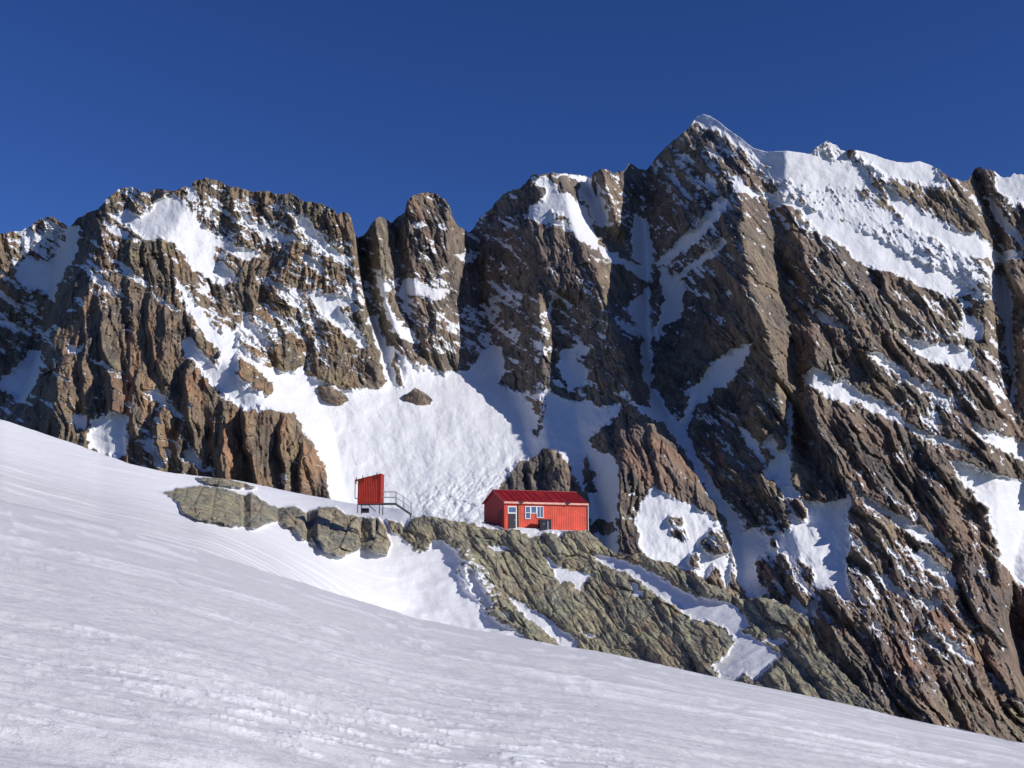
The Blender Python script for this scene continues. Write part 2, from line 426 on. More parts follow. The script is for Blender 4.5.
def build_macro():
    ys = np.arange(80, 900); xs = np.arange(-110, 1131)
    lines = []
    for s in CREASE:
        v = [float(a) for a in s.split()]
        lines.append((np.array(v[0::3]), np.array(v[1::3]), np.array(v[2::3])))
    T = np.zeros((len(ys), len(xs)))
    for i, y in enumerate(ys):
        pts = []
        for (yy, xx, hh) in lines:
            lo, hi = yy[0], yy[-1]
            if y < lo - 40 and lo > 250: continue
            if y > hi + 5 and hi < 440: continue
            if y < lo - 4 and lo in (300, 405): continue
            pts.append((np.interp(y, yy, xx), np.interp(y, yy, hh)))
        pts.sort()
        T[i] = np.interp(xs, [p[0] for p in pts], [p[1] for p in pts])

    def gs(A, s, ax):
        k = np.arange(-int(3 * s), int(3 * s) + 1); w = np.exp(-k * k / (2 * s * s)); w /= w.sum()
        pad = [(0, 0), (0, 0)]; pad[ax] = (len(k) // 2, len(k) // 2)
        B = np.pad(A, pad, 'edge'); out = 0
        for j, ww in enumerate(w):
            sl = [slice(None)] * 2; sl[ax] = slice(j, j + A.shape[ax]); out = out + ww * B[tuple(sl)]
        return out
    T = gs(T, 7, 0); T = gs(T, 1.5, 1)
    return T


MACRO = build_macro()


def macro(px, py):
    x = np.clip(px + 110, 0, MACRO.shape[1] - 1.001); y = np.clip(py - 80, 0, MACRO.shape[0] - 1.001)
    ix = x.astype(int); iy = y.astype(int); fx = x - ix; fy = y - iy
    return (MACRO[iy, ix] * (1 - fx) * (1 - fy) + MACRO[iy, ix + 1] * fx * (1 - fy) + MACRO[iy + 1, ix] * (1 - fx) * fy + MACRO[iy + 1, ix + 1] * fx * fy)


def ribs(u, v, per, s, steep=0.3, wob=0.8):
    """asymmetric ribs: a steep left side, a broad right side; 0..1"""
    t = u / per + fbm(u / per / 3.2, v / per / 9.0, s, 3, 0.5) * wob
    c = np.floor(t); f = t - c
    h = np.where(f < steep, f / steep, (1 - f) / (1 - steep))
    am = np.clip(0.62 + 0.9 * perlin(c * 7.31, v / (per * 3.0), s + 7), 0.08, 1.3)
    return h * am


def rock_relief(px, py, ang, s, k=1.0, warp=1.0, big=11.0, wob=0.8):
    """relief in px for strata that run down the picture at angle ang from the horizontal"""
    a = math.radians(ang); c, sn = math.cos(a), math.sin(a)
    wx = fbm(px / 70 / k, py / 70 / k, s + 3, 3, 0.45) * 9 * k * warp
    x = px + wx; y = py
    u = (x * sn - y * c) / k; v = (x * c + y * sn) / k
    H = ribs(u, v, 30, s + 9, 0.26, wob) * big * 1.1
    H = H + ribs(u, v, 12.5, s + 13, 0.32, wob) * big * 0.46
    H = H + ribs(u, v, 5.2, s + 17, 0.35, wob) * 2.2
    h, e = slabs(u / 15, v / 50, s + 20, 0.5, 0.3); H = H + h * 5.5 - np.exp(-e * 9) * 1.2
    h, e = slabs(u / 6.5, v / 17, s + 40, 0.6, 0.4); H = H + h * 2.6 - np.exp(-e * 8) * 0.8
    h, e = slabs(u / 2.6, v / 6.5, s + 60, 0.7, 0.7); H = H + h * 1.7
    H = H + fbm(u / 6, v / 12, s + 80, 4, 0.6) * 1.3
    return H * k


def ledges(px, py, ang, s, per, k=1.0):
    """stepped ledges: sawtooth along the fall line; returns relief and a 0..1 'flatness'"""
    a = math.radians(ang); c, sn = math.cos(a), math.sin(a)
    w = fbm(px / 30 / k, py / 30 / k, s, 4, 0.6) * 1.3
    t = (-px * sn + py * c) / per + w
    f = t - np.floor(t)
    saw = np.where(f < 0.75, f / 0.75 * 0.25, 0.25 + (f - 0.75) / 0.25 * 0.75)
    return saw - t, sstep(0.7, 0.8, f) * (1 - sstep(0.95, 1.0, f))


# ================================================================== MOUNTAINS
def build_mountains(mat, mat_l):
    step = 0.85
    px1 = np.arange(-80, 1104, step)
    sky = np.interp(px1, *zip(*SKY))
    jag = fbm(px1 / 9, px1 * 0, 301, 4, 0.65) * 1.6
    snowy = np.interp(px1, [-90, 690, 700, 745, 810, 812, 842, 845, 935, 945, 1110], [1, 1, .3, .15, .15, 1, 1, .3, .3, 1, 1])
    smooth_left = 1.0
    sky = sky + jag * snowy * smooth_left
    bot = np.interp(px1, *zip(*SPUR)) + 30
    nr = 640
    t = np.linspace(0, 1, nr)[:, None]
    px = np.broadcast_to(px1, (nr, len(px1))).copy()
    py = sky + t * (bot - sky)
    # ---- snow mask
    wx = fbm(px / 9, py / 9, 401, 3, 0.6) * 3.2; wy = fbm(px / 9, py / 9, 411, 3, 0.6) * 3.2
    S = sdf(px + wx, py + wy, SNOW)
    R = sdf(px + wx, py + wy, ROCKS_IN)
    S = np.minimum(S, -R)
    # ---- relief
    H = macro(px, py) * 1.3 + 0.62 * (py - 300)
    wl = 1 - sstep(330, 400, px + (py - 300) * 0.2)        # left mountain: upright pillars
    wc = sstep(330, 400, px + (py - 300) * 0.2) * (1 - sstep(640, 720, px - (py - 300) * 0.1))
    wr = 1 - wl - wc
    Hl = rock_relief(px, py, 86, 500, 1.1, 1.0, 11.0)
    low = sstep(300, 370, py + (250 - px) * 0.25) * (px < 360)
    Hl = Hl * (1 - 0.25 * low) + low * ribs(px + fbm(px / 60, py / 60, 555, 3) * 8, py, 31, 560, 0.2) * 24
    Hc = rock_relief(px, py, 77, 600, 0.95, 1.0, 8.0)
    Hr = rock_relief(px, py, 58, 700, 1.0, 1.0, 12.0)
    RR = wl * Hl + wc * Hc + wr * Hr
    calm = np.clip(blob(px, py, 860, 205, 110, 42, 25) * 1.3, 0, 1)
    # broad ribs on the right face, running down to the right
    a = math.radians(60); u = px * math.sin(a) - py * math.cos(a); v = px * math.cos(a) + py * math.sin(a)
    rib = 1 - np.abs(perlin(u / 34 + fbm(px / 90, py / 90, 720, 2) * 1.0, v / 260, 710)) * 2.4
    RR = RR + wr * rib * 3 + wr * ribs(u, v, 58, 730, 0.22) * 17
    RR = RR * (1 - 0.72 * calm)
    # ledges on the left and centre, dipping to the right
    Lh, Lf = ledges(px, py, 32, 740, 26)
    wled = np.clip(blob(px, py, 300, 300, 120, 120) + blob(px, py, 170, 240, 120, 80) + 0.5 * wr, 0, 1)
    _, Lf2 = ledges(px, py, 48, 760, 22)
    dust = 0
    for (cx, cy, rx, ry, ro, st) in DUST: dust = np.maximum(dust, blob(px, py, cx, cy, rx * 1.2, ry * 1.2, ro) * st)
    al = math.radians(33); ar = math.radians(46)
    def streak(an, sd):
        uu = px * math.sin(an) - py * math.cos(an); vv = px * math.cos(an) + py * math.sin(an)
        return fbm(uu / 6.5, vv / 30, sd, 4, 0.62)
    stk = np.where(px < 640, streak(al, 800), streak(ar, 805))
    nz = fbm(px / 5, py / 4, 812, 4, 0.7); nz2 = fbm(px / 22, py / 18, 820, 3, 0.6)
    gy = np.gradient(RR, axis=0) / np.maximum(np.gradient(py, axis=0), 0.2)   # local flatness
    gy = (gy + np.roll(gy, 1, 0) + np.roll(gy, -1, 0) + np.roll(gy, 1, 1) + np.roll(gy, -1, 1)) / 5
    D_ = (dust - np.where(px > 640, 1.22, 1.05)) * 2.6 + stk * 2.1 + nz * 1.1 + nz2 * 1.2 + np.clip(gy, -1.5, 2) * 0.7
    S2 = np.maximum(S, np.minimum(D_ * 1.8, 3.5))
    S2 = np.where(dust > 0.12, S2, S)
    RI = sstep(-1.5, 6, -np.minimum(S, 6))                         # 1 on rock
    soft = 1 - np.maximum(sstep(-3, 4, S), 0.5 * sstep(-1, 3, S2))                                     # keeps rock relief out of deep snow
    H = H + RR * (0.07 + 0.93 * soft) + (1 - soft) * fbm(px / 30, py / 30, 840, 4, 0.5) * 2.5
    H = H + wled * soft * (Lf * 2.2)
    Lh3, _ = ledges(px, py, 37, 770, 46)
    t3 = Lh3 - np.floor(Lh3)
    H = H + wr * soft * sstep(-0.2, 0.5, fbm(px / 60, py / 60, 775, 3)) * t3 * 5.0
    H = H + soft * fbm(px / 45, py / 45, 778, 2) * 6.0 * (1 - 0.5 * wl)
    # broken ice in the basin below the crags
    ice = np.clip(blob(px, py, 478, 492, 42, 24, -30) + blob(px, py, 440, 500, 30, 18, 0), 0, 1)
    hi, ei = slabs(px / 7 + fbm(px / 9, py / 9, 860, 2), py / 5, 850, 1.0, 0.8)
    uu = px * 0.8 - py * 0.6; vv = px * 0.6 + py * 0.8
    H = H + 0.5 * ice * ((0.6 - np.abs(fbm(uu / 26, vv / 11, 870, 5, 0.62))) * 6.0 + hi * 0.6)
    # let the relief fade right at the skyline so that the outline stays as traced
    D0 = 660.0
    D = D0 * (1 - H / F)
    X, Y, Z = world(px, py, D)
    iron = np.clip(blob(px, py, 230, 400, 110, 70, 20) + blob(px, py, 425, 205, 25, 14) + blob(px, py, 670, 450, 40, 50, 60) + 0.9 * blob(px, py, 910, 600, 130, 120, 50)
                   + 0.35 + 0.3 * fbm(px / 60, py / 60, 880, 2), 0, 1)
    lich = np.clip(0.25 + 0.5 * fbm(px / 50, py / 70, 890, 3) + 0.5 * blob(px, py, 765, 350, 30, 70) + 0.4 * blob(px, py, 320, 350, 80, 80) + .5 * blob(px, py, 930, 200, 50, 30), 0, 1)
    # fold the top back and the foot down, so the range has a far side
    rows = []
    for (dd, dz) in ((6, -3), (40, -35), (160, -150)):
        rows.append((X[0], Y[0] + dd, Z[0] + dz))
    rows = rows[::-1]
    Xf = np.vstack([r[0] for r in rows] + [X] + [X[-1], X[-1]])
    Yf = np.vstack([r[1] for r in rows] + [Y] + [Y[-1] - 30, Y[-1] - 60])
    Zf = np.vstack([r[2] for r in rows] + [Z] + [Z[-1] - 60, Z[-1] - 140])
    pad = lambda A: np.vstack([A[:1]] * 3 + [A] + [A[-1:]] * 2)
    S3, I3, L3 = pad(S2), pad(iron), pad(lich)
    # two mountains meeting in the gully left of the spire
    cut = int((358 + 80) / step)
    objs = []
    for nm, sl in (('mountain_left', slice(0, cut + 1)), ('mountain_right', slice(cut, None))):
        o = grid_mesh(nm, Xf[:, sl], Yf[:, sl], Zf[:, sl], mat_l if nm == 'mountain_left' else mat, {'snow': S3[:, sl], 'iron': I3[:, sl], 'lichen': L3[:, sl]})
        o['kind'] = 'structure'
        objs.append(o)
    return objs


# ================================================================== FOREGROUND SNOW AND THE HUT SPUR
SPUR_ROCK = [P2(s) for s in """162 493 180 488 200 486 218 487 235 492 249 497 249 526 230 525 210 521 195 519 182 513 178 503 170 497
197 478 215 477 235 480 256 487 245 488 225 486 208 484
240 500 252 492 262 500 270 505 281 508 281 520 265 524 258 528 240 526
275 508 295 506 305 512 308 520 316 546 300 538 292 527 283 525 275 517
305 513 320 508 335 507 345 514 360 517 378 518 385 525 391 545 387 555 375 553 365 545 355 551 343 556 325 551 318 541 308 532
387 520 399 522 406 530 402 537 393 533
400 536 411 519 425 515 445 518 460 520 478 525 500 526 520 531 545 533 575 530 590 530 602 541 612 551 622 555 640 551 660 558 690 571 720 586 742 596 760 594 795 608 812 622 818 645 852 680 900 720 900 740 700 700 600 670 540 660 520 632 500 622 483 612 480 605 465 590 455 572 462 560 455 548 440 540 432 541 428 549 420 553 411 545
-10 396 6 398 12 410 5 420 -10 418""".strip().split('\n')]
SPUR_SNOW = [P2(s) for s in """509 596 520 602 535 611 550 619 560 629 575 639 579 660 562 660 560 645 550 636 530 620 515 607
544 556 552 560 560 567 570 571 580 571 593 576 582 583 580 592 570 581 560 583 555 576 549 563
512 524 536 524 547 533 530 537 518 531
549 526 566 529 562 537 552 534
472 522 500 526 506 530 482 527
590 554 610 556 640 566 660 577 680 589 695 596 715 599 725 601 738 607 746 619 749 625 741 630 756 639 770 647 781 655 776 661 755 681 745 673 735 681 722 681 711 665 725 656 736 641 722 626 705 621 690 618 675 606 660 598 640 581 625 571 605 566
630 582 637 586 644 598 633 595
486 546 506 546 511 550 495 552
583 630 598 637 590 639
760 640 778 638 790 642 778 646
466 570 474 572 484 592 494 604 486 606 474 588
500 608 507 612 512 620 505 616""".strip().split('\n')]


def depth_front(px, py, roll, rs):
    """camera depth of the snow slope and spur"""
    near = 1.6 * F / np.maximum(py - rs + 28, 6)
    left = 1.6 * F / (roll - rs + 28) + (roll - py) * 0.62
    w = sstep(190, 430, px)
    spur = 103 + (528 - py) * 0.13 - np.clip(px - 600, 0, 400) * 0.035
    back = (1 - w) * left + w * spur
    return near, back


def build_front(mat):
    step = 1.0
    px1 = np.arange(-70, 1095, step)
    top = np.interp(px1, *zip(*SPUR)); roll = np.interp(px1, *zip(*ROLL))
    rk = sstep(398, 412, px1) * (1 - sstep(880, 893, px1)) * (1 - sstep(500, 515, px1) * (1 - sstep(575, 592, px1)))
    top = top + fbm(px1 / 8, px1 * 0, 901, 4, 0.65) * 1.6 * rk
    k = np.arange(-12, 13); w = np.exp(-k * k / 40.0); w /= w.sum()
    roll = np.convolve(np.pad(roll, 12, 'edge'), w, 'valid')
    k = np.arange(-150, 151); w = np.exp(-k * k / (2 * 45.0 ** 2)); w /= w.sum()
    ex = np.concatenate([roll[0] + (roll[1] - roll[0]) * np.arange(-150, 0) , roll, roll[-1] + (roll[-1] - roll[-2]) * np.arange(1, 151)])
    rs = np.convolve(ex, w, 'valid')
    dj = 1.6 * F / (roll - rs + 28)
    n1, n2 = 300, 230
    t = np.linspace(0, 1, n1)[:, None]
    top = np.where(px1 > 891, roll - 0.3, np.minimum(top, roll - 0.3))
    plane_roll = np.interp(px1, [-90, 0, 200, 400, 600, 800, 1110], [476, 500, 552, 612, 650, 694, 762])
    py = top + t * (roll - 0.0 - top)
    px = np.broadcast_to(px1, py.shape).copy()
    near, D = depth_front(px, py, roll, rs)
    # rock mask
    wx = fbm(px / 7, py / 7, 911, 3, 0.6) * 2.0; wy = fbm(px / 7, py / 7, 915, 3, 0.6) * 2.0
    fall = np.where(px < 400, 0.5, 1.0)
    RK = sdf(px + wx * fall, py + wy * fall, SPUR_ROCK)
    SN = sdf(px + wx, py + wy, SPUR_SNOW)
    rock = np.minimum(RK, -SN)
    rel = rock_relief(px, py, 55, 930, 0.85, 0.35, 8.0, 0.5) * 0.7
    aa = math.radians(54); u_ = px * math.sin(aa) - py * math.cos(aa); v_ = px * math.cos(aa) + py * math.sin(aa)
    rel = rel + ribs(u_, v_, 44, 975, 0.18, 0.6) * 11
    hs_, es_ = slabs(u_ / 26 + fbm(px / 30, py / 30, 976, 2) * 0.25, v_ / 80, 977, 0.6, 0.4)
    rel = rel + hs_ * 6.5 - np.exp(-es_ * 16) * 2.6
    rel_l = rock_relief(px, py, 68, 950, 1.3, 0.3, 4.0, 0.4) * 0.5
    h2_, e2_ = slabs(px / 17 + 0.25 * py / 17, py / 40 + 0.3, 979, 0.7, 0.3); rel_l = rel_l + h2_ * 8 - np.exp(-e2_ * 14) * 5
    rel = np.where(px < 400, rel_l, rel)
    soft = sstep(np.where(px < 400, -1.5, -3), np.where(px < 400, 1.5, 4), rock)
    # px units -> metres at ~100 m ; rock stands proud of the snow, snow lies in hollows
    mpp = D / F
    # steeper step faces for the rock band on the left: pull the lower edge back, push the top forward
    D = D - soft * (rel * mpp) - sstep(-1.5, np.where(px < 400, 1.5, 7), rock) * np.where(px < 400, .7, .35)
    D = D - np.where(rock > -5, 0, 0)
    band = np.interp(px, [160, 180, 225, 241, 243.5, 251, 262, 276, 278, 287, 304, 307, 318, 345, 358, 361, 372, 390, 400],
                     [0, 1.0, 2.0, 1.6, -.8, 1.8, 1.5, .7, .0, 1.5, 1.1, -.8, 2.2, 1.6, 1.3, .2, 1.4, .3, 0]) * sstep(-1.5, 1.2, rock)
    D = D - band * 1.35
    hummock = fbm(px / 40, py / 25, 960, 3) * np.where(px > 560, 0.12, 0.28)
    D = D + hummock * (1 - soft) * sstep(300, 420, px)
    # flat pad for the hut
    X, Y, Z = world(px, py, D)
    snow = np.where(px < 400, -rock, -rock)
    flecks = blob(px, py, 470, 585, 22, 40, -30) * 2.4 + blob(px, py, 560, 600, 60, 40) * 0.5 + blob(px, py, 740, 650, 50, 30) * 0.9
    snow = np.maximum(snow, np.minimum((flecks - 1.5) * 3 + fbm(px / 5, py / 4, 970, 4, .6) * 3.0, 2.0))
    # near slope
    t2 = np.linspace(0, 1, n2)[1:, None]
    py2 = roll + (t2 ** 0.85) * (845 - roll)
    px2 = np.broadcast_to(px1, py2.shape).copy()
    near2, _ = depth_front(px2, py2, roll, rs)
    wj = sstep(190, 430, px1)
    # left of the roll the two surfaces share one depth; right of it a dip lies behind the roll
    X2, Y2, Z2 = world(px2, py2, near2)
    Xa, Ya, Za = world(px1, roll + 8 * wj, (1 - wj) * dj + wj * 82)
    Xb, Yb, Zb = world(px1, roll, dj)
    SNB = 1
    # run the snow on under and behind the camera
    ext = []
    for q in (1, 3, 8, 20, 45):
        xx = X2[-1] + (px1 - 512) / F * q * 2.0
        yy = Y2[-1] - q * 1.3
        sl_x = (Z2[-1][-1] - Z2[-1][0]) / (X2[-1][-1] - X2[-1][0])
        ext.append((xx, yy, Z2[-1] + sl_x * (xx - X2[-1]) + 0.02 * q))
    # flat top behind the spur edge, then down into the basin
    ft = []
    x0, y0, z0 = X[0], Y[0], Z[0]
    for (dy, dz) in ((7.5, 0.05), (14, -3.0), (45, -35), (120, -110)):
        ft.append((x0 * (1 + dy / 105.0), y0 + dy, z0 + dz - sstep(590, 640, px1) * dy * 1.1))
    ft = ft[::-1]
    XX = np.vstack([f[0] for f in ft] + [X] + [Xa[None], Xb[None], X2] + [e[0] for e in ext])
    YY = np.vstack([f[1] for f in ft] + [Y] + [Ya[None], Yb[None], Y2] + [e[1] for e in ext])
    ZZ = np.vstack([f[2] for f in ft] + [Z] + [Za[None], Zb[None], Z2] + [e[2] for e in ext])
    nS = len(ft)
    SNW = np.vstack([np.tile(np.where(px1 > 590, -6.0, 6.0), (nS, 1)), snow, np.full((2 + len(X2) + len(ext), len(px1)), 12.0)])
    # wind-carved snow: long low drifts running down to the right, in world metres
    sm = sstep(0.5, 5, SNW)
    fade = np.clip(YY / 30, 0.25, 3.0)
    ca, sa = math.cos(math.radians(-28)), math.sin(math.radians(-28))
    u = XX * ca - YY * sa; v = XX * sa + YY * ca
    d1 = fbm(u / 14, v / 3.0, 981, 3) * 0.16
    d2 = fbm(u / 4.0, v / 1.0, 985, 3) * 0.05
    r3 = perlin(u / 1.1 + perlin(u / 3, v / 2, 991), v / 0.30, 987)
    patch = sstep(-0.05, 0.45, fbm(u / 5, v / 2.2, 989, 3))
    d3 = np.clip(r3, -0.3, 1) * 0.022 * patch
    rowm = (YY > 0)
    ef = 1 - 0.75 * sstep(28, 50, YY)
    ZZ = ZZ + sm * ef * (d1 * np.clip(YY / 40, 0.3, 1.3) + d2 + d3)
    sk1 = sstep(0.18, 0.60, fbm(u / 11, v / 0.9, 1001, 3, 0.5) + 0.25 * fbm(u / 40, v / 14, 1003, 2)) * sstep(14, 26, YY)
    sk2 = sstep(0.16, 0.46, fbm(u / 0.75, v / 0.24, 1007, 3, 0.55)) * np.clip(sstep(0.1, 0.6, fbm(u / 7 + 3.3, v / 4, 1011, 3)) * 0.5 + blob(XX, YY, -0.3, 11.5, 3.2, 4.5), 0, 1) * (1 - sstep(22, 38, YY))
    streak = np.clip(sk1 * 0.9 + sk2, 0, 1) * sm
    streak = np.maximum(streak, sstep(75, 95, YY) * 0.7)
    ZZ = ZZ + sm * (sk2 * 0.022 + sk1 * 0.05 * ef)
    iron = np.clip(0.15 + 0.4 * fbm(XX / 5, ZZ / 3, 995, 3) + 0.0 * XX, 0, 1)
    nrm = nS + n1
    iron[nS:nrm] = np.clip(0.1 + 0.9 * blob(px, py, 650, 575, 40, 14, 25) + 0.9 * blob(px, py, 690, 640, 34, 16, 40) + 0.6 * blob(px, py, 640, 650, 60, 12, 40) + 0.5 * blob(px, py, 790, 620, 50, 20, 20)
                           + 0.4 * fbm(px / 20, py / 20, 996, 2), 0, 1)
    lich = np.full(XX.shape, 0.4); lich[nS:nrm] = np.clip(0.7 + 0.5 * fbm(px / 25, py / 25, 997, 3), 0, 1)
    lich[nS:nrm] *= np.where((px > 244) & (px < 400), 0.35, 1.0)
    o = grid_mesh('snow_slope', XX, YY, ZZ, mat, {'snow': SNW, 'iron': iron, 'lichen': lich, 'streak': streak})
    o['kind'] = 'structure'
    return o


# ------------------------------------------------------------------ object helpers
class MB:
    def __init__(s): s.bm = bmesh.new()
    def box(s, x0, x1, y0, y1, z0, z1, bev=0.0):
        r = bmesh.ops.create_cube(s.bm, size=1.0)
        for v in r['verts']:
            v.co = Vector(((x0 + x1) / 2 + v.co.x * (x1 - x0), (y0 + y1) / 2 + v.co.y * (y1 - y0), (z0 + z1) / 2 + v.co.z * (z1 - z0)))
        if bev:
            es = list({e for v in r['verts'] for e in v.link_edges})
            bmesh.ops.bevel(s.bm, geom=es, offset=bev, segments=2, affect='EDGES')
        return s
    def bar(s, a, b, w, h=None, roll_up=Vector((0, 0, 1))):
        a = Vector(a); b = Vector(b); h = h or w
        d = (b - a); L = d.length; d.normalize()
        x = d.cross(roll_up)
        if x.length < 1e-4: x = Vector((1, 0, 0))
        x.normalize(); y = x.cross(d)
        r = bmesh.ops.create_cube(s.bm, size=1.0)
        m = (a + b) / 2
        for v in r['verts']: v.co = m + x * v.co.x * w + d * v.co.y * L + y * v.co.z * h
        return s
    def tube(s, a, b, r, seg=10, r2=None):
        a = Vector(a); b = Vector(b); d = b - a
        res = bmesh.ops.create_cone(s.bm, cap_ends=True, segments=seg, radius1=r, radius2=r if r2 is None else r2, depth=d.length)
        q = d.to_track_quat('Z', 'Y').to_matrix()
        for v in res['verts']: v.co = q @ v.co + (a + b) / 2
        return s
    def prism(s, pts, ax, lo, hi):
        """extrude a 2-D outline along axis ax ('x','y','z')"""
        f = {'x': lambda p, t: (t, p[0], p[1]), 'y': lambda p, t: (p[0], t, p[1]), 'z': lambda p, t: (p[0], p[1], t)}[ax]
        A = [s.bm.verts.new(f(p, lo)) for p in pts]; B = [s.bm.verts.new(f(p, hi)) for p in pts]
        n = len(pts)
        s.bm.faces.new(A); s.bm.faces.new(B[::-1])
        for i in range(n): s.bm.faces.new((A[i], B[i], B[(i + 1) % n], A[(i + 1) % n]))
        return s
    def build(s, name, mat, parent=None, loc=None):
        bmesh.ops.recalc_face_normals(s.bm, faces=s.bm.faces[:])
        me = bpy.data.meshes.new(name); s.bm.to_mesh(me); s.bm.free(); me.materials.append(mat)
        o = bpy.data.objects.new(name, me); COL.objects.link(o)
        if parent: o.parent = parent
        if loc: o.location = loc
        return o


def thing(name, label, cat, loc, rz=0.0, group=None):
    o = bpy.data.objects.new(name, None); COL.objects.link(o)
    o.location = loc; o.rotation_euler = (0, 0, rz); o.empty_display_size = 0.3
    o['label'] = label; o['category'] = cat
    if group: o['group'] = group
    return o


def corr(mb, x0, x1, y, z0, z1f, per, dep, axis='x', sgn=-1, z0f=None):
    """ribbed sheet wall from x0 to x1 at y (or along y when axis == 'y'); z1f(x) gives its top"""
    n = max(2, int(round((x1 - x0) / per)))
    prof = []
    for i in range(n):
        a = x0 + (x1 - x0) * i / n; w = (x1 - x0) / n
        prof += [(a, 0), (a + w * 0.55, 0), (a + w * 0.65, dep), (a + w * 0.9, dep)]
    prof.append((x1, 0))
    lo = []; hi = []
    for (a, d) in prof:
        zz0 = z0f(a) if z0f else z0
        if axis == 'x': p = (a, y + sgn * d)
        else: p = (y + sgn * d, a)
        lo.append(mb.bm.verts.new((p[0], p[1], zz0))); hi.append(mb.bm.verts.new((p[0], p[1], z1f(a))))
    for i in range(len(prof) - 1): mb.bm.faces.new((lo[i], lo[i + 1], hi[i + 1], hi[i]))


